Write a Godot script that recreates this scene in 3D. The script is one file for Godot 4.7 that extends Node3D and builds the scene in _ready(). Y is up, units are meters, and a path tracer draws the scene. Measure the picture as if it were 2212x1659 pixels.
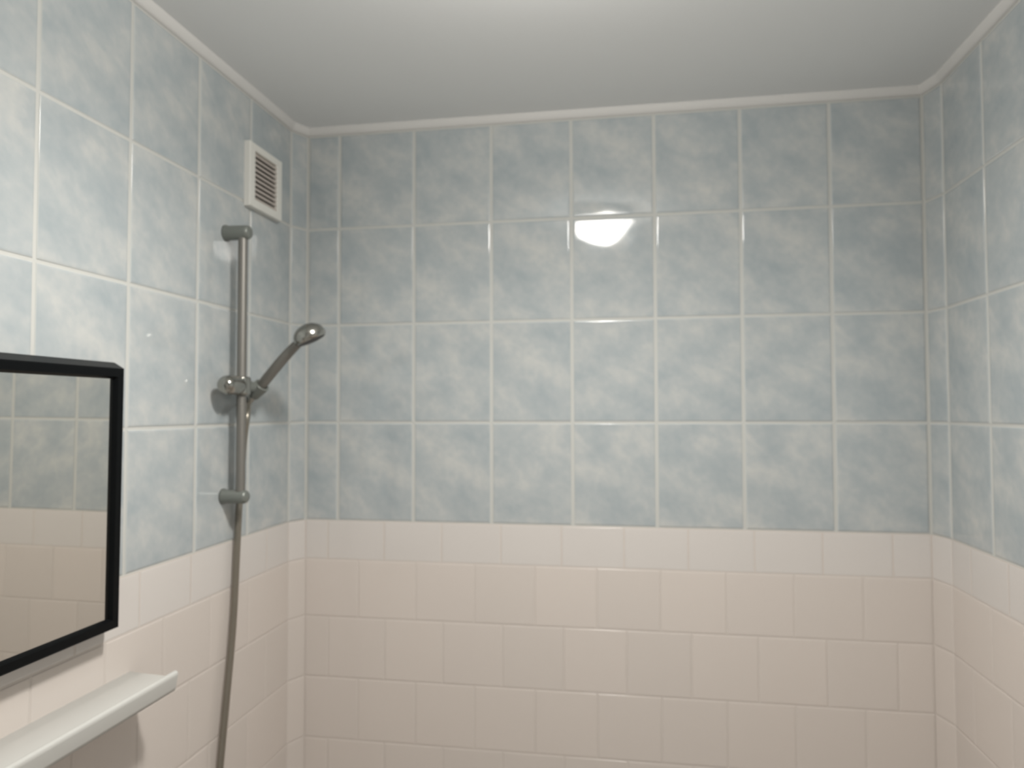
extends Node3D
# A tiled bathroom seen over the bath: blue marbled tiles, white tiles below,
# shower rail, extractor grille, black-framed mirror and ceramic shelf.
# Metres, y up. FL lifts the tile datum (the joint at eye height) above the floor.

const FL := 1.73
const XL := -0.11        # left wall face
const XR := 1.4175       # right wall face
const ZF := 2.5          # wall behind the photographer
const YC := 0.765        # ceiling above the datum
const BL := -0.0868      # back wall: where the left corner strip starts
const BR := 1.4007       # back wall: where the right corner strip starts
const SL := 0.0494       # depth where the left corner strip ends
const SR := 0.0638       # depth where the right corner strip ends

var mat := {}
var cache := {}
var rng := RandomNumberGenerator.new()

func _ready() -> void:
	rng.seed = 7
	_camera_and_light()
	_materials()
	_shell()
	_tiles()
	_ceiling_lamp()
	_mirror()
	_shelf()
	_grille()
	_shower()

# ------------------------------------------------------------------ camera, light
func _camera_and_light() -> void:
	var cam := Camera3D.new()
	cam.name = "camera"
	cam.fov = 55.632
	cam.near = 0.05
	cam.far = 50.0
	var yaw := -0.16497
	var pit := 0.03553
	var rol := -0.00255
	var f := Vector3(sin(yaw) * cos(pit), sin(pit), -cos(yaw) * cos(pit))
	var r := Vector3(cos(yaw), 0, sin(yaw))
	var u := r.cross(f)
	cam.transform = Transform3D(Basis(r * cos(rol) + u * sin(rol), u * cos(rol) - r * sin(rol), -f), Vector3(0.7459, 0.0309 + FL, 1.7688))
	# the phone was focused a little too near: everything is slightly soft
	var lens := CameraAttributesPhysical.new()
	lens.frustum_focal_length = 12.0 / tan(deg_to_rad(55.632 / 2.0))
	lens.frustum_focus_distance = 0.6
	lens.exposure_aperture = 6.5
	lens.frustum_near = 0.05
	lens.frustum_far = 50.0
	cam.attributes = lens
	add_child(cam)
	cam.current = true

	var we := WorldEnvironment.new()
	we.name = "environment"
	var e := Environment.new()
	e.background_mode = Environment.BG_COLOR
	e.background_color = Color(0, 0, 0)
	e.tonemap_mode = Environment.TONE_MAPPER_LINEAR
	e.tonemap_exposure = 1.0
	e.sdfgi_enabled = true
	e.ssao_enabled = true
	e.ssil_enabled = true
	we.environment = e
	add_child(we)

# ------------------------------------------------------------------ materials
func plain(c: Color, rough: float, metal := 0.0) -> StandardMaterial3D:
	var m := StandardMaterial3D.new()
	m.albedo_color = c
	m.roughness = rough
	m.metallic = metal
	return m

func marble_print() -> ImageTexture:
	# soft cloudy print of the blue tiles: pale drifts on blue grey, running on the slant
	var n := 768
	var big := FastNoiseLite.new()
	big.seed = 11
	big.noise_type = FastNoiseLite.TYPE_SIMPLEX_SMOOTH
	big.frequency = 9.0
	big.fractal_type = FastNoiseLite.FRACTAL_FBM
	big.fractal_octaves = 4
	big.fractal_gain = 0.52
	big.domain_warp_enabled = true
	big.domain_warp_amplitude = 0.03
	big.domain_warp_frequency = 12.0
	var fine := FastNoiseLite.new()
	fine.seed = 23
	fine.noise_type = FastNoiseLite.TYPE_SIMPLEX_SMOOTH
	fine.frequency = 38.0
	fine.fractal_type = FastNoiseLite.FRACTAL_FBM
	fine.fractal_octaves = 3
	var low := Color(0.652, 0.688, 0.705)
	var mid := Color(0.712, 0.735, 0.742)
	var high := Color(0.790, 0.794, 0.783)
	var img := Image.create(n, n, false, Image.FORMAT_RGB8)
	for j in n:
		for i in n:
			var x := float(i) / n
			var y := float(j) / n
			var a := (x * 0.82 + y * 0.57) * 0.70
			var b := (-x * 0.57 + y * 0.82) * 1.02
			var v := big.get_noise_2d(a, b) * 1.15 + fine.get_noise_2d(a * 1.3, b) * 0.32
			v = clampf(0.5 + v * 0.54, 0.0, 1.0)
			var c := low.lerp(mid, v * 2.0) if v < 0.5 else mid.lerp(high, v * 2.0 - 1.0)
			img.set_pixel(i, j, c)
	return ImageTexture.create_from_image(img)

func glaze_waves() -> ImageTexture:
	# the glaze is not quite flat: slow ripples a few centimetres long
	var n := 512
	var f := FastNoiseLite.new()
	f.seed = 5
	f.noise_type = FastNoiseLite.TYPE_SIMPLEX_SMOOTH
	f.frequency = 17.0
	f.fractal_type = FastNoiseLite.FRACTAL_NONE
	var img := Image.create(n, n, false, Image.FORMAT_RF)
	for j in n:
		for i in n:
			var v := 0.5 + 0.5 * f.get_noise_2d(float(i) / n, float(j) / n)
			img.set_pixel(i, j, Color(v, v, v))
	return ImageTexture.create_from_image(img)

func _materials() -> void:
	mat.blue = plain(Color.WHITE, 0.06)
	mat.blue.albedo_texture = marble_print()
	mat.blue.heightmap_enabled = true
	mat.blue.heightmap_texture = glaze_waves()
	mat.blue.heightmap_scale = 0.02
	mat.blue_edge = plain(Color(0.768, 0.780, 0.772), 0.08)
	mat.grout = plain(Color(0.782, 0.784, 0.768), 0.75)
	mat.white = plain(Color(0.852, 0.818, 0.792), 0.16)
	mat.white_b = plain(Color(0.846, 0.813, 0.787), 0.16)
	mat.white_c = plain(Color(0.857, 0.822, 0.795), 0.16)
	mat.band = plain(Color(0.848, 0.828, 0.812), 0.16)
	mat.joint = plain(Color(0.825, 0.792, 0.765), 0.6)
	mat.paint = plain(Color(0.940, 0.945, 0.945), 0.85)
	mat.trim = plain(Color(0.86, 0.855, 0.845), 0.6)
	mat.floor = plain(Color(0.82, 0.815, 0.805), 0.4)
	mat.chrome = plain(Color(0.66, 0.655, 0.63), 0.17, 1.0)
	mat.rail = plain(Color(0.55, 0.54, 0.52), 0.50, 0.75)
	mat.satin = plain(Color(0.50, 0.515, 0.495), 0.35, 0.35)
	mat.hose = plain(Color(0.55, 0.53, 0.49), 0.3, 0.7)
	mat.black = plain(Color(0.05, 0.057, 0.062), 0.38)
	mat.black.metallic_specular = 0.2
	mat.mirror = plain(Color(0.865, 0.858, 0.838), 0.0, 1.0)
	mat.board = plain(Color(0.35, 0.30, 0.25), 0.9)
	mat.ceramic = plain(Color(0.80, 0.80, 0.785), 0.2)
	mat.plastic = plain(Color(0.90, 0.895, 0.87), 0.4)
	mat.slat = plain(Color(0.80, 0.765, 0.735), 0.6)
	mat.dark = plain(Color(0.30, 0.275, 0.25), 0.9)
	mat.nozzle = plain(Color(0.30, 0.30, 0.30), 0.6)
	mat.glass = plain(Color(0.95, 0.94, 0.92), 0.3)
	mat.glass.emission_enabled = true
	mat.glass.emission = Color(1.0, 0.985, 0.96)
	mat.glass.emission_energy_multiplier = 30.0

# ------------------------------------------------------------------ mesh helpers
func quad(st: SurfaceTool, a: Vector3, b: Vector3, c: Vector3, d: Vector3, out: Vector3) -> void:
	# a flat four-sided face; wound clockwise as seen from where out points
	var n := (b - a).cross(c - a).normalized()
	if n.dot(out) > 0.0:
		var t := b
		b = d
		d = t
	n = n if n.dot(out) > 0.0 else -n
	for v in [a, b, c, a, c, d]:
		st.set_normal(n)
		st.add_vertex(v)

func smooth_quad(st: SurfaceTool, p: Array, nn: Array) -> void:
	var g := (p[1] - p[0] as Vector3).cross(p[2] - p[0])
	if g.length() < 1e-12:
		g = (p[2] - p[0] as Vector3).cross(p[3] - p[0])
	var order := [0, 1, 2, 0, 2, 3]
	if g.dot(nn[0] + nn[1] + nn[2] + nn[3]) > 0.0:
		order = [0, 2, 1, 0, 3, 2]
	for i in order:
		st.set_normal(nn[i])
		st.add_vertex(p[i])

func begin() -> SurfaceTool:
	var st := SurfaceTool.new()
	st.begin(Mesh.PRIMITIVE_TRIANGLES)
	return st

func box(st: SurfaceTool, lo: Vector3, hi: Vector3) -> void:
	var c := [Vector3(lo.x, lo.y, lo.z), Vector3(hi.x, lo.y, lo.z), Vector3(hi.x, hi.y, lo.z), Vector3(lo.x, hi.y, lo.z),
		Vector3(lo.x, lo.y, hi.z), Vector3(hi.x, lo.y, hi.z), Vector3(hi.x, hi.y, hi.z), Vector3(lo.x, hi.y, hi.z)]
	quad(st, c[0], c[1], c[2], c[3], Vector3.FORWARD)
	quad(st, c[4], c[5], c[6], c[7], Vector3.BACK)
	quad(st, c[0], c[3], c[7], c[4], Vector3.LEFT)
	quad(st, c[1], c[2], c[6], c[5], Vector3.RIGHT)
	quad(st, c[0], c[1], c[5], c[4], Vector3.DOWN)
	quad(st, c[3], c[2], c[6], c[7], Vector3.UP)

func prism(st: SurfaceTool, plan: Array, y0: float, y1: float) -> void:
	# an upright prism over a convex outline of Vector2(x, z)
	var mid := Vector2.ZERO
	for p in plan:
		mid += p / plan.size()
	for i in plan.size():
		var a: Vector2 = plan[i]
		var b: Vector2 = plan[(i + 1) % plan.size()]
		var o := (a + b) / 2.0 - mid
		quad(st, Vector3(a.x, y0, a.y), Vector3(b.x, y0, b.y), Vector3(b.x, y1, b.y), Vector3(a.x, y1, a.y), Vector3(o.x, 0, o.y))
	for i in range(1, plan.size() - 1):
		for top in [0, 1]:
			var y := y1 if top else y0
			var q := [plan[0], plan[i], plan[i + 1]]
			var pts := []
			for k in q:
				pts.append(Vector3(k.x, y, k.y))
			var n := Vector3.UP if top else Vector3.DOWN
			smooth_quad(st, [pts[0], pts[1], pts[2], pts[2]], [n, n, n, n])

func lathe(st: SurfaceTool, prof: Array, at: Vector3, axis: Vector3, seg := 32) -> void:
	# prof: Vector2(radius, height) along axis, smooth
	var w := axis.normalized()
	var u := w.cross(Vector3.RIGHT if absf(w.x) < 0.8 else Vector3.UP).normalized()
	var v := w.cross(u)
	var nr := []
	for i in prof.size():
		var a: Vector2 = prof[maxi(i - 1, 0)]
		var b: Vector2 = prof[mini(i + 1, prof.size() - 1)]
		var t := (b - a).normalized()
		nr.append(Vector2(t.y, -t.x))
	for i in prof.size() - 1:
		for s in seg:
			var p := []
			var n := []
			for k in [[i, s], [i + 1, s], [i + 1, s + 1], [i, s + 1]]:
				var ang: float = TAU * k[1] / seg
				var d := u * cos(ang) + v * sin(ang)
				var q: Vector2 = prof[k[0]]
				var m: Vector2 = nr[k[0]]
				p.append(at + d * q.x + w * q.y)
				n.append((d * m.x + w * m.y).normalized())
			smooth_quad(st, p, n)

func tube(st: SurfaceTool, path: Array, rad: Array, seg := 16, caps := true) -> void:
	var rings := []
	var u := Vector3.ZERO
	for i in path.size():
		var t: Vector3 = (path[mini(i + 1, path.size() - 1)] - path[maxi(i - 1, 0)]).normalized()
		if i == 0:
			u = t.cross(Vector3.UP if absf(t.y) < 0.9 else Vector3.RIGHT).normalized()
		u = (u - t * u.dot(t)).normalized()
		rings.append([path[i], u, t.cross(u), rad[i] if rad.size() > 1 else rad[0], t])
	for i in path.size() - 1:
		for s in seg:
			var p := []
			var n := []
			for k in [[i, s], [i + 1, s], [i + 1, s + 1], [i, s + 1]]:
				var g: Array = rings[k[0]]
				var ang: float = TAU * k[1] / seg
				var d: Vector3 = g[1] * cos(ang) + g[2] * sin(ang)
				p.append(g[0] + d * g[3])
				n.append(d)
			smooth_quad(st, p, n)
	if caps:
		for e in [0, rings.size() - 1]:
			var g: Array = rings[e]
			var n: Vector3 = -g[4] if e == 0 else g[4]
			for s in seg:
				var a0 := TAU * s / seg
				var a1 := TAU * (s + 1) / seg
				var pa: Vector3 = g[0] + (g[1] * cos(a0) + g[2] * sin(a0)) * g[3]
				var pb: Vector3 = g[0] + (g[1] * cos(a1) + g[2] * sin(a1)) * g[3]
				smooth_quad(st, [g[0], pa, pb, pb], [n, n, n, n])

func curve(pts: Array, steps := 10) -> Array:
	# Catmull-Rom through the points
	var out := []
	for i in pts.size() - 1:
		var a: Vector3 = pts[maxi(i - 1, 0)]
		var b: Vector3 = pts[i]
		var c: Vector3 = pts[i + 1]
		var d: Vector3 = pts[mini(i + 2, pts.size() - 1)]
		for k in steps:
			var t := float(k) / steps
			out.append(b.cubic_interpolate(c, a, d, t))
	out.append(pts[-1])
	return out

func extrude_z(st: SurfaceTool, sec: Array, z0: float, z1: float, smooth := true) -> void:
	# closed section of Vector2(x, y), counter-clockwise, drawn along z; convex enough for a fan cap
	var n := sec.size()
	var nn := []
	for i in n:
		var t: Vector2 = (sec[(i + 1) % n] - sec[(i - 1 + n) % n]).normalized()
		nn.append(Vector3(t.y, -t.x, 0))
	var mid := Vector2.ZERO
	for p in sec:
		mid += p / n
	for i in n:
		var a: Vector2 = sec[i]
		var b: Vector2 = sec[(i + 1) % n]
		var fl := Vector3((b - a).y, -(b - a).x, 0).normalized()
		var na: Vector3 = nn[i] if smooth and fl.dot(nn[i]) > 0.75 else fl
		var nb: Vector3 = nn[(i + 1) % n] if smooth and fl.dot(nn[(i + 1) % n]) > 0.75 else fl
		smooth_quad(st, [Vector3(a.x, a.y, z0), Vector3(b.x, b.y, z0), Vector3(b.x, b.y, z1), Vector3(a.x, a.y, z1)], [na, nb, nb, na])
		for z in [z0, z1]:
			var f := Vector3(0, 0, signf(z - (z0 + z1) / 2.0))
			smooth_quad(st, [Vector3(mid.x, mid.y, z), Vector3(a.x, a.y, z), Vector3(b.x, b.y, z), Vector3(b.x, b.y, z)], [f, f, f, f])

func part(called: String, st: SurfaceTool, m: Material, parent: Node) -> MeshInstance3D:
	var o := MeshInstance3D.new()
	o.name = called
	st.set_material(m)
	o.mesh = st.commit()
	o.cast_shadow = GeometryInstance3D.SHADOW_CASTING_SETTING_ON
	parent.add_child(o, true)
	return o

func thing(called: String, label: String, category: String, at := Vector3.ZERO) -> Node3D:
	var o := Node3D.new()
	o.name = called
	o.position = at
	o.set_meta("label", label)
	o.set_meta("category", category)
	add_child(o, true)
	return o

func structure(o: Node, label: String, category: String) -> void:
	o.set_meta("kind", "structure")
	o.set_meta("label", label)
	o.set_meta("category", category)

# ------------------------------------------------------------------ room shell
const SPLIT := -0.25     # below this the older white tiles
const REC := 0.0018      # how far the joints of the blue tiles lie behind their faces
const FLUSH := 0.0019    # the white tiles are pointed almost flush

func wall(called: String, label: String, boxes: Array, prisms: Array, lower: Array) -> MeshInstance3D:
	# masonry in two zones: pale joints above, beige joints below
	var up := begin()
	var dn := begin()
	for b in boxes:
		box(up, Vector3(b[0].x, FL + SPLIT, b[0].z), b[1])
		box(dn, b[0] + lower[0], Vector3(b[1].x, FL + SPLIT, b[1].z) + lower[1])
	for p in prisms:
		prism(up, p, FL + SPLIT, FL + YC)
		prism(dn, p.map(func(q: Vector2) -> Vector2: return q + lower[2]), 0.0, FL + SPLIT)
	up.set_material(mat.grout)
	dn.set_material(mat.joint)
	var m := up.commit()
	m = dn.commit(m)
	var o := MeshInstance3D.new()
	o.name = called
	o.mesh = m
	add_child(o)
	structure(o, label, "wall")
	return o

func one_box(called: String, lo: Vector3, hi: Vector3, m: Material, label: String, category: String) -> void:
	var st := begin()
	box(st, lo, hi)
	structure(part(called, st, m, self), label, category)

var wall_b: MeshInstance3D
var wall_l: MeshInstance3D
var wall_r: MeshInstance3D

func _shell() -> void:
	var top := FL + YC
	wall_b = wall("wall_back", "long wall of blue marbled tiles above white tiles behind the bath", [[Vector3(XL - 0.1, 0, -0.12), Vector3(XR + 0.1, top, -REC)]], [], [Vector3.ZERO, Vector3(0, 0, FLUSH), Vector2.ZERO])
	wall_l = wall("wall_left", "blue and white tiled wall carrying the shower rail and mirror", [[Vector3(XL - 0.12, 0, -REC), Vector3(XL - REC, top, ZF)]],
		[[Vector2(BL - REC, -REC), Vector2(XL - REC, SL - REC), Vector2(XL - 0.02, SL), Vector2(XL - 0.02, -0.01), Vector2(BL - REC, -0.01)]], [Vector3.ZERO, Vector3(FLUSH, 0, 0), Vector2(FLUSH, FLUSH * 0.5)])
	wall_r = wall("wall_right", "bare blue and white tiled wall at the end away from the shower", [[Vector3(XR + REC, 0, -REC), Vector3(XR + 0.12, top, ZF)]],
		[[Vector2(BR + REC, -REC), Vector2(XR + REC, SR - REC), Vector2(XR + 0.02, SR), Vector2(XR + 0.02, -0.01), Vector2(BR + REC, -0.01)]], [Vector3(-FLUSH, 0, 0), Vector3.ZERO, Vector2(-FLUSH, FLUSH * 0.3)])
	one_box("wall_front", Vector3(XL - 0.12, 0, ZF), Vector3(XR + 0.12, top, ZF + 0.12), mat.paint, "plain off-white painted wall facing the bath", "wall")
	one_box("ceiling", Vector3(XL - 0.12, top, -0.12), Vector3(XR + 0.12, top + 0.12, ZF + 0.12), mat.paint, "plain off-white painted ceiling over the blue tiles", "ceiling")
	one_box("floor", Vector3(XL - 0.12, -0.12, -0.12), Vector3(XR + 0.12, 0, ZF + 0.12), mat.floor, "plain beige bathroom floor below the tiled walls", "floor")
	# bead between tiles and ceiling, swept round the three walls
	var path := [Vector2(XL, ZF), Vector2(XL, SL), Vector2(BL, 0), Vector2(BR, 0), Vector2(XR, SR), Vector2(XR, ZF)]
	var prof := [Vector2(-0.004, 0.7462), Vector2(0.002, 0.7464), Vector2(0.0055, 0.7495), Vector2(0.0085, 0.7540), Vector2(0.0110, 0.7595), Vector2(0.0125, 0.7655)]
	var inner := []
	for i in path.size():
		var d0: Vector2 = (path[i] - path[maxi(i - 1, 0)]).normalized()
		var d1: Vector2 = (path[mini(i + 1, path.size() - 1)] - path[i]).normalized()
		if i == 0:
			d0 = d1
		if i == path.size() - 1:
			d1 = d0
		var n0 := Vector2(-d0.y, d0.x)
		var n1 := Vector2(-d1.y, d1.x)
		var b := (n0 + n1).normalized()
		inner.append(b / maxf(0.3, b.dot(n1)))
	var st := begin()
	for i in path.size() - 1:
		var dirn: Vector2 = (path[i + 1] - path[i]).normalized()
		var side := Vector2(-dirn.y, dirn.x)
		if side.dot(Vector2(0.65, 1.2) - path[i]) < 0.0:
			side = -side
		for k in prof.size() - 1:
			var p := []
			var n := []
			for q in [[i, k], [i, k + 1], [i + 1, k + 1], [i + 1, k]]:
				var o: Vector2 = inner[q[0]]
				if o.dot(side) < 0.0:
					o = -o
				var pr: Vector2 = prof[q[1]]
				var xz: Vector2 = path[q[0]] + o * pr.x
				p.append(Vector3(xz.x, FL + pr.y, xz.y))
				var t: Vector2 = (prof[mini(q[1] + 1, prof.size() - 1)] - prof[maxi(q[1] - 1, 0)]).normalized()
				n.append(Vector3(side.x * t.y, -t.x, side.y * t.y))
			smooth_quad(st, p, n)
	structure(part("trim_1", st, mat.trim, self), "pale rounded bead between the blue tiles and the ceiling", "moulding")

# ------------------------------------------------------------------ tiles
func tile_mesh(w: float, h: float, kind: String, variant: int) -> ArrayMesh:
	var key := "%s %d %d %d" % [kind, roundi(w * 10000.0), roundi(h * 10000.0), variant]
	if cache.has(key):
		return cache[key]
	var blue := kind == "blue"
	var r := RandomNumberGenerator.new()
	r.seed = 1000 + variant
	var off := Vector2(0.14 + r.randf() * 0.70, 0.16 + r.randf() * 0.66)
	var turn := -1.0 if variant % 2 else 1.0
	var face := begin()
	var edge := begin()
	var hw := w / 2.0
	var hh := h / 2.0
	# section of the edge: inset, drop, lean; the glaze rolls over softly, then falls into the joint
	var sec := [[0.0060, 0.0, 0.0], [0.0018, 0.0006, 0.28], [0.0006, 0.0014, 0.85], [0.0, 0.0030, 1.45]] if blue else [[0.0040, 0.0, 0.0], [0.0012, 0.0002, 0.13], [0.0004, 0.0006, 0.7], [0.0, 0.0016, 1.4]]
	var rs := []
	for q in sec:
		var i: float = minf(q[0], minf(hw, hh) * 0.6)
		rs.append([Vector3(-hw + i, -hh + i, -q[1]), Vector3(hw - i, -hh + i, -q[1]), Vector3(hw - i, hh - i, -q[1]), Vector3(-hw + i, hh - i, -q[1])])
	var uv := func(v: Vector3) -> Vector2:
		return off + Vector2(v.x, -v.y) * turn
	for i in [0, 2, 1, 0, 3, 2]:
		face.set_normal(Vector3.BACK)
		face.set_uv(uv.call(rs[0][i]))
		face.add_vertex(rs[0][i])
	var outs := [Vector3.DOWN, Vector3.RIGHT, Vector3.UP, Vector3.LEFT]
	for k in 3:
		for d in 4:
			var t := (d + 1) % 4
			var na: Vector3 = Vector3.BACK * cos(sec[k][2]) + outs[d] * sin(sec[k][2])
			var nb: Vector3 = Vector3.BACK * cos(sec[k + 1][2]) + outs[d] * sin(sec[k + 1][2])
			var p := [rs[k][d], rs[k][t], rs[k + 1][t], rs[k + 1][d]]
			var n := [na, na, nb, nb]
			if k > 0:
				smooth_quad(edge, p, n)
			else:
				for i in [0, 1, 2, 0, 2, 3]:
					face.set_normal(n[i])
					face.set_uv(uv.call(p[i]))
					face.add_vertex(p[i])
	var fm: Material = mat[kind]
	face.set_material(fm)
	edge.set_material(mat.blue_edge if blue else fm)
	var m := face.commit()
	m = edge.commit(m)
	cache[key] = m
	return m

func tile(parent: Node3D, c: Vector3, yaw: float, w: float, h: float, kind: String) -> void:
	var o := MeshInstance3D.new()
	o.name = "tile"
	o.mesh = tile_mesh(w, h, kind, rng.randi() % 14 if kind == "blue" else 0)
	# laid by hand: no two faces are quite in line
	o.transform = Transform3D(Basis(Vector3.UP, yaw) * Basis(Vector3.RIGHT, rng.randf_range(-0.0016, 0.0016)) * Basis(Vector3.UP, rng.randf_range(-0.0016, 0.0016)), Vector3(c.x, c.y + FL, c.z))
	parent.add_child(o, true)

const BLUE_ROWS := [[0.5, 0.7456], [0.25, 0.5], [0.0, 0.25], [-0.25, 0.0]]
const WHITE_ROWS := [-0.3484, -0.4929, -0.6443, -0.7972, -0.947, -1.097]
const JV := 0.0058       # upright joints of the blue tiles
const JH := 0.0042       # level joints
const JW := 0.0030       # joints of the white tiles

func run(parent: Node3D, a: Vector2, b: Vector2, cuts: Array, y0: float, y1: float, kind: String, proud := 0.0) -> void:
	# one course of tiles along the plan line a -> b, cut at the given distances from a; faces look to the left of a -> b turned inwards
	var d := (b - a).normalized()
	var nrm := Vector2(-d.y, d.x)
	if nrm.dot(Vector2(0.65, 1.2) - a) < 0.0:
		nrm = -nrm
	var yaw := atan2(nrm.x, nrm.y)
	var jv := JV if kind == "blue" else JW
	var jh := JH if kind == "blue" else JW
	for i in cuts.size() - 1:
		var w: float = cuts[i + 1] - cuts[i]
		if w < 0.012:
			continue
		var m: Vector2 = a + d * (cuts[i] + w / 2.0) + nrm * proud
		if kind == "white":
			tile(parent, Vector3(m.x, (y0 + y1) / 2.0, m.y), yaw, w - jv, y1 - y0 - jh, ["white", "white_b", "white_c"][rng.randi() % 3])
			continue
		tile(parent, Vector3(m.x, (y0 + y1) / 2.0, m.y), yaw, w - jv, y1 - y0 - jh, kind)

func cuts_from(first: float, step: float, length: float) -> Array:
	var out := [0.0]
	var x := first
	while x < length - 0.008:
		if x > 0.008:
			out.append(x)
		x += step
	out.append(length)
	return out

func _tiles() -> void:
	var lines := [
		# parent, from, to, first blue cut, first white cut
		[wall_b, Vector2(BL, 0), Vector2(BR, 0), -BL, 0.0628],
		[wall_l, Vector2(XL, SL), Vector2(XL, ZF), 0.1965, 0.11],
		[wall_r, Vector2(XR, SR), Vector2(XR, ZF), 0.1832, 0.09],
		[wall_l, Vector2(XL, SL), Vector2(BL, 0), 9.0, 9.0],
		[wall_r, Vector2(XR, SR), Vector2(BR, 0), 9.0, 9.0],
	]
	for l in lines:
		var len: float = (l[2] - l[1] as Vector2).length()
		for r in BLUE_ROWS:
			run(l[0], l[1], l[2], cuts_from(l[3], 0.2, len), r[0], r[1], "blue")
		run(l[0], l[1], l[2], cuts_from(l[4] - 0.002, 0.1495, len), -0.3484, -0.25, "band", 0.0006)
		for i in WHITE_ROWS.size() - 1:
			var shift := 0.0 if i % 2 else 0.08
			run(l[0], l[1], l[2], cuts_from(l[4] - 0.0 + shift, 0.15, len), WHITE_ROWS[i + 1], WHITE_ROWS[i], "white", 0.0010)

# ------------------------------------------------------------------ lamp
func _ceiling_lamp() -> void:
	var at := Vector3(0.637, FL + YC, 0.93)
	var t := thing("ceiling_lamp", "round white glass dome lamp glowing on the ceiling", "lamp", at)
	var st := begin()
	lathe(st, [Vector2(0.0, 0.0), Vector2(0.098, 0.0), Vector2(0.104, -0.008), Vector2(0.110, -0.022), Vector2(0.113, -0.030), Vector2(0.113, -0.035), Vector2(0.109, -0.038), Vector2(0.0, -0.038)], Vector3.ZERO, Vector3.UP, 48)
	part("base", st, mat.plastic, t)
	st = begin()
	var prof := []
	for i in 13:
		var a := PI / 2.0 * i / 12.0
		prof.append(Vector2(0.107 * pow(cos(a), 0.62) if i < 12 else 0.0, -0.037 - 0.080 * sin(a)))
	lathe(st, prof, Vector3.ZERO, Vector3.UP, 48)
	part("glass_dome", st, mat.glass, t)
	# the white base throws the bulb's light downwards through the dome
	var l := SpotLight3D.new()
	l.name = "lamp_light"
	l.light_color = Color(1.0, 0.985, 0.96)
	l.light_energy = 1.15
	l.light_size = 0.05
	l.spot_angle = 86.0
	l.spot_angle_attenuation = 1.0
	l.spot_range = 6.0
	l.spot_attenuation = 2.0
	l.shadow_enabled = true
	l.position = Vector3(0, -0.085, 0)
	l.rotation.x = -PI / 2.0
	t.add_child(l)

# ------------------------------------------------------------------ mirror
func _mirror() -> void:
	var t := thing("wall_mirror", "mirror in a slim black frame hanging above the shelf", "mirror", Vector3(-0.1045, FL - 0.315, 0.7))
	# local: x out of the wall, y up from the lower edge, z along the wall
	t.rotation.z = -0.0066
	var yi0 := 0.0145
	var yi1 := 0.3995
	var zi0 := 0.0215
	var zi1 := 0.5785
	var w := 0.014
	var bev := 0.012
	var glass_x := 0.0245
	var face_x := 0.0325
	# frame rails, mitred: inner step, face, outer bevel
	var loop := func(g: float, x: float) -> Array:
		return [Vector3(x, yi0 - g, zi0 - g), Vector3(x, yi0 - g, zi1 + g), Vector3(x, yi1 + g, zi1 + g), Vector3(x, yi1 + g, zi0 - g)]
	var loops := [loop.call(-0.003, glass_x - 0.002), loop.call(-0.0005, glass_x + 0.004), loop.call(0.0015, face_x - 0.0005), loop.call(w - 0.001, face_x), loop.call(w + 0.001, face_x - 0.001), loop.call(w + bev, 0.005), loop.call(w + bev, 0.0), loop.call(-0.003, 0.0)]
	var outs := [Vector3.DOWN, Vector3.BACK, Vector3.UP, Vector3.FORWARD]
	var called := ["frame_rail", "frame_stile", "frame_rail", "frame_stile"]
	for s in 4:
		var st := begin()
		var e := (s + 1) % 4
		for k in loops.size():
			var a: Array = loops[k]
			var b: Array = loops[(k + 1) % loops.size()]
			var mid: Vector3 = (a[s] + a[e] + b[s] + b[e]) / 4.0
			var core: Vector3 = (loops[5][s] + loops[5][e]) / 2.0 - outs[s] * 0.012 + Vector3(0.012, 0, 0)
			quad(st, a[s], a[e], b[e], b[s], mid - core)
		part(called[s], st, mat.black, t)
	var g := begin()
	box(g, Vector3(glass_x - 0.004, yi0 - 0.002, zi0 - 0.002), Vector3(glass_x, yi1 + 0.002, zi1 + 0.002))
	part("mirror_glass", g, mat.mirror, t).set_meta("label", "silvered mirror glass")
	g = begin()
	box(g, Vector3(0.001, yi0, zi0), Vector3(glass_x - 0.0045, yi1, zi1))
	part("backing_board", g, mat.board, t)

# ------------------------------------------------------------------ shelf
func _shelf() -> void:
	var t := thing("wall_shelf", "white ceramic shelf with a raised front lip below the mirror", "shelf", Vector3(XL, FL - 0.45, 0.63))
	var len := 0.60
	var st := begin()
	# tray: section in x (out of the wall) and y
	extrude_z(st, [Vector2(0.0, 0.004), Vector2(0.060, 0.007), Vector2(0.074, 0.009), Vector2(0.079, 0.014), Vector2(0.083, 0.026), Vector2(0.081, 0.0305), Vector2(0.0, 0.0345)], 0.0, len)
	part("tray", st, mat.ceramic, t)
	st = begin()
	extrude_z(st, [Vector2(0.072, 0.010), Vector2(0.0800, 0.0055), Vector2(0.0862, 0.0075), Vector2(0.0885, 0.0140), Vector2(0.0918, 0.0330), Vector2(0.0920, 0.0375), Vector2(0.0900, 0.0405), Vector2(0.0860, 0.0415), Vector2(0.0825, 0.0395), Vector2(0.0800, 0.033)], 0.0, len)
	part("front_lip", st, mat.ceramic, t)

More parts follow.
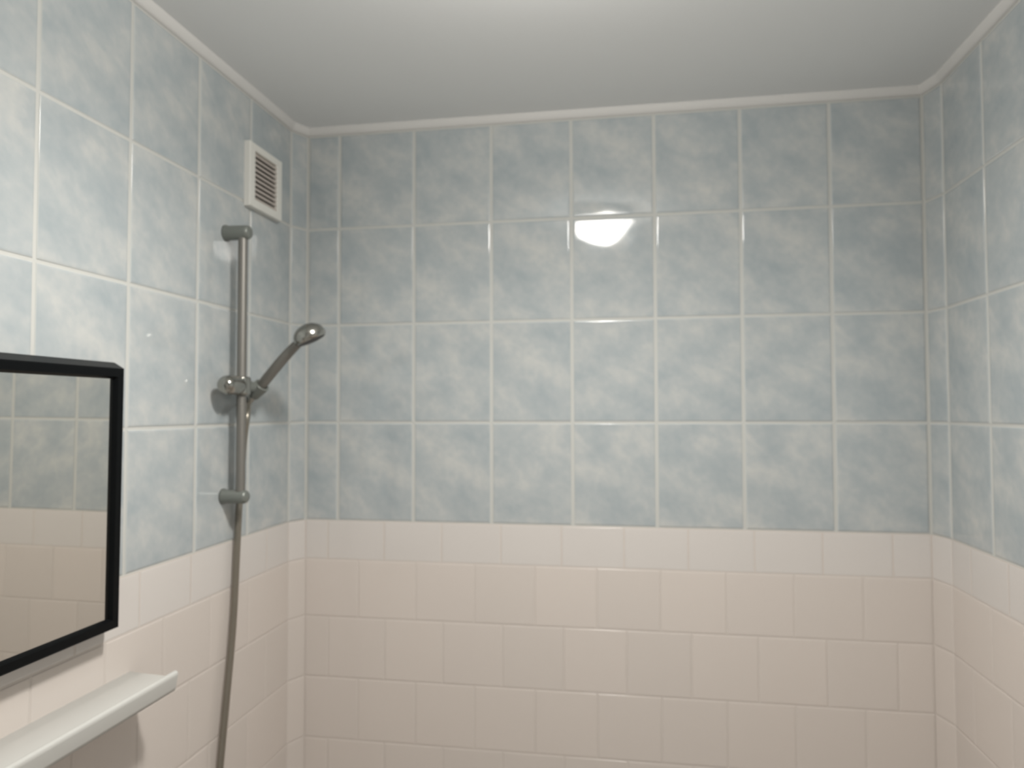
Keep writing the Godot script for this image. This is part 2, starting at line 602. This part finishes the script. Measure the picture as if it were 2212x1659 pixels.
# ------------------------------------------------------------------ extractor grille
func _grille() -> void:
	var t := thing("ventilation_grille", "square white plastic ventilation grille with dusty slats on blue tiles", "vent", Vector3(XL, FL + 0.490, 0.126))
	var W := 0.150
	var H := 0.147
	var z0 := 0.0225
	var z1 := 0.1275
	var y0 := 0.0190
	var y1 := 0.1305
	var loop := func(a: float, b: float, c: float, d: float, x: float) -> Array:
		return [Vector3(x, a, c), Vector3(x, a, d), Vector3(x, b, d), Vector3(x, b, c)]
	var e := 0.002
	var loops := [loop.call(0.0, H, 0.0, W, 0.0), loop.call(0.0, H, 0.0, W, 0.0125), loop.call(e * 0.3, H - e * 0.3, e * 0.3, W - e * 0.3, 0.0143), loop.call(e, H - e, e, W - e, 0.015),
		loop.call(y0 - 0.001, y1 + 0.001, z0 - 0.001, z1 + 0.001, 0.015), loop.call(y0, y1, z0, z1, 0.014), loop.call(y0, y1, z0, z1, 0.0)]
	var outs := [Vector3.DOWN, Vector3.BACK, Vector3.UP, Vector3.FORWARD]
	var st := begin()
	for k in loops.size() - 1:
		for s in 4:
			var n := (s + 1) % 4
			var o: Vector3 = outs[s] if k < 2 else Vector3.RIGHT
			if k > 3:
				o = -outs[s]
			quad(st, loops[k][s], loops[k][n], loops[k + 1][n], loops[k + 1][s], o + Vector3(0.3, 0, 0))
	part("frame", st, mat.plastic, t)
	st = begin()
	box(st, Vector3(-0.0005, y0 - 0.004, z0 - 0.004), Vector3(0.0012, y1 + 0.004, z1 + 0.004))
	part("duct_mesh", st, mat.dark, t)
	var count := 10
	var pitch := (y1 - y0) / count
	for i in count:
		st = begin()
		var y := y0 + pitch * (i + 0.5)
		# blade falling outwards
		var a := Vector2(0.0125, y - 0.0036)
		var b := Vector2(0.0050, y + 0.0036)
		var th := Vector2(0.0010, 0.0013)
		extrude_z(st, [a - th, a + th, b + th, b - th], z0 - 0.001, z1 + 0.001, false)
		part("slat", st, mat.slat, t)

# ------------------------------------------------------------------ shower
func _shower() -> void:
	var bx := -0.070
	var bz := 0.347
	var top := FL + 0.4095
	var low := FL - 0.150
	var t := thing("shower_rail", "chrome shower rail with grey wall brackets and a sliding holder", "shower rail", Vector3(bx, low - 0.01, bz))
	var at := func(x: float, y: float, z: float) -> Vector3:
		return Vector3(x, y, z) - t.position
	var st := begin()
	tube(st, [at.call(bx, low - 0.008, bz), at.call(bx, top + 0.006, bz)], [0.0098], 28)
	part("rail", st, mat.rail, t)
	for y in [top, low]:
		st = begin()
		var r := 0.0155 if y == top else 0.0145
		lathe(st, [Vector2(0.0, 0.0), Vector2(r + 0.002, 0.0), Vector2(r + 0.002, 0.004), Vector2(r, 0.007), Vector2(r, 0.048), Vector2(r - 0.0015, 0.0535), Vector2(r - 0.005, 0.0565), Vector2(0.0, 0.0575)], at.call(XL, y, bz), Vector3.RIGHT, 32)
		part("wall_bracket", st, mat.satin, t)
	# slider: clamp on the rail, knob towards the room's door side, conical holder on the other
	var sy := FL + 0.083
	st = begin()
	lathe(st, [Vector2(0.0098, -0.019), Vector2(0.0165, -0.019), Vector2(0.0185, -0.016), Vector2(0.0185, 0.016), Vector2(0.0165, 0.019), Vector2(0.0098, 0.019)], at.call(bx, sy, bz), Vector3.UP, 28)
	var slider := part("slider", st, mat.chrome, t)
	st = begin()
	lathe(st, [Vector2(0.0, 0.010), Vector2(0.0165, 0.010), Vector2(0.0195, 0.018), Vector2(0.0205, 0.030), Vector2(0.0205, 0.050), Vector2(0.0190, 0.060), Vector2(0.0150, 0.0675), Vector2(0.0085, 0.0715), Vector2(0.0, 0.0725)], at.call(bx, sy, bz), Vector3.BACK, 32)
	part("knob", st, mat.chrome, slider)
	st = begin()
	tube(st, [at.call(bx, sy, bz - 0.012), at.call(bx + 0.002, sy, bz - 0.040)], [0.0135, 0.0115], 20)
	part("holder_arm", st, mat.satin, slider)
	var hb := Vector3(-0.0680, FL + 0.0780, 0.2800)          # centre of the holder, on the handle's axis
	var head := Vector3(0.066, FL + 0.190, 0.314)
	var neck := Vector3(0.034, FL + 0.1735, 0.3035)
	var ax := (neck - hb).normalized()
	st = begin()
	lathe(st, [Vector2(0.0112, -0.020), Vector2(0.0140, -0.020), Vector2(0.0172, 0.012), Vector2(0.0167, 0.014), Vector2(0.0125, 0.014)], hb - t.position, ax, 28)
	part("holder_cup", st, mat.satin, slider)

	# hand shower resting in the holder
	var base := hb - ax * 0.020
	var hs := thing("hand_shower", "chrome hand shower with an egg-shaped head tilted over the bath", "shower head", base)
	var sp := curve([base, hb, hb + ax * 0.05 + Vector3(-0.001, 0.0015, 0), hb + ax * 0.10 + Vector3(-0.0005, 0.003, 0), neck, neck.lerp(head, 0.6)], 8)
	var pts := []
	var rad := []
	for i in sp.size():
		pts.append(sp[i] - base)
		var k := float(i) / (sp.size() - 1)
		rad.append(lerpf(0.0098, 0.0112, smoothstep(0.0, 0.35, k)) - 0.0022 * smoothstep(0.55, 0.95, k))
	st = begin()
	tube(st, pts, rad, 20)
	part("handle", st, mat.rail, hs)
	var n := Vector3(0.38, -0.90, -0.18).normalized()        # where the spray points
	st = begin()
	var dome := []
	for i in 15:
		var a := PI * 0.5 * i / 14.0
		dome.append(Vector2(0.0345 * sin(a), -0.026 * cos(a)))
	dome.append_array([Vector2(0.0350, 0.003), Vector2(0.0342, 0.0075), Vector2(0.0310, 0.011)])
	lathe(st, dome, head - base, n, 36)
	var hd := part("head", st, mat.chrome, hs)
	st = begin()
	lathe(st, [Vector2(0.0312, 0.0108), Vector2(0.026, 0.0135), Vector2(0.014, 0.0155), Vector2(0.0, 0.016)], head - base, n, 36)
	part("spray_face", st, mat.nozzle, hd)

	# hose
	var hp := [base - ax * 0.002, base - ax * 0.018 + Vector3(0.002, -0.006, 0.004), Vector3(-0.0800, FL + 0.018, 0.3060), Vector3(-0.0880, FL - 0.042, 0.3050), Vector3(-0.0965, FL - 0.133, 0.2985), Vector3(-0.0985, FL - 0.160, 0.2985), Vector3(-0.0985, FL - 0.1925, 0.3030), Vector3(-0.0980, FL - 0.298, 0.3115), Vector3(-0.0970, FL - 0.396, 0.3205), Vector3(-0.0965, FL - 0.471, 0.3305), Vector3(-0.0960, FL - 0.561, 0.3460), Vector3(-0.0960, FL - 0.701, 0.3690), Vector3(-0.0950, FL - 0.85, 0.395), Vector3(-0.0900, FL - 0.97, 0.42), Vector3(-0.0900, FL - 1.03, 0.44)]
	var hose := thing("shower_hose", "grey metal shower hose hanging down the white tiles", "hose", hp[-1])
	var path := []
	for p in curve(hp, 12):
		path.append(p - hp[-1])
	st = begin()
	tube(st, path, [0.0070], 16)
	part("tube", st, mat.hose, hose)
	st = begin()
	lathe(st, [Vector2(0.0, 0.0), Vector2(0.0105, 0.0), Vector2(0.0105, 0.018), Vector2(0.0088, 0.026), Vector2(0.0, 0.026)], base - ax * 0.026 - hp[-1], ax, 6)
	part("hose_nut", st, mat.chrome, hose)
	st = begin()
	tube(st, curve([Vector3(0, 0.012, -0.002), Vector3(0, -0.012, 0.004), Vector3(-0.006, -0.026, 0.006), Vector3(XL - hp[-1].x, -0.028, 0.006)], 6), [0.011], 16)
	part("wall_elbow", st, mat.chrome, hose)
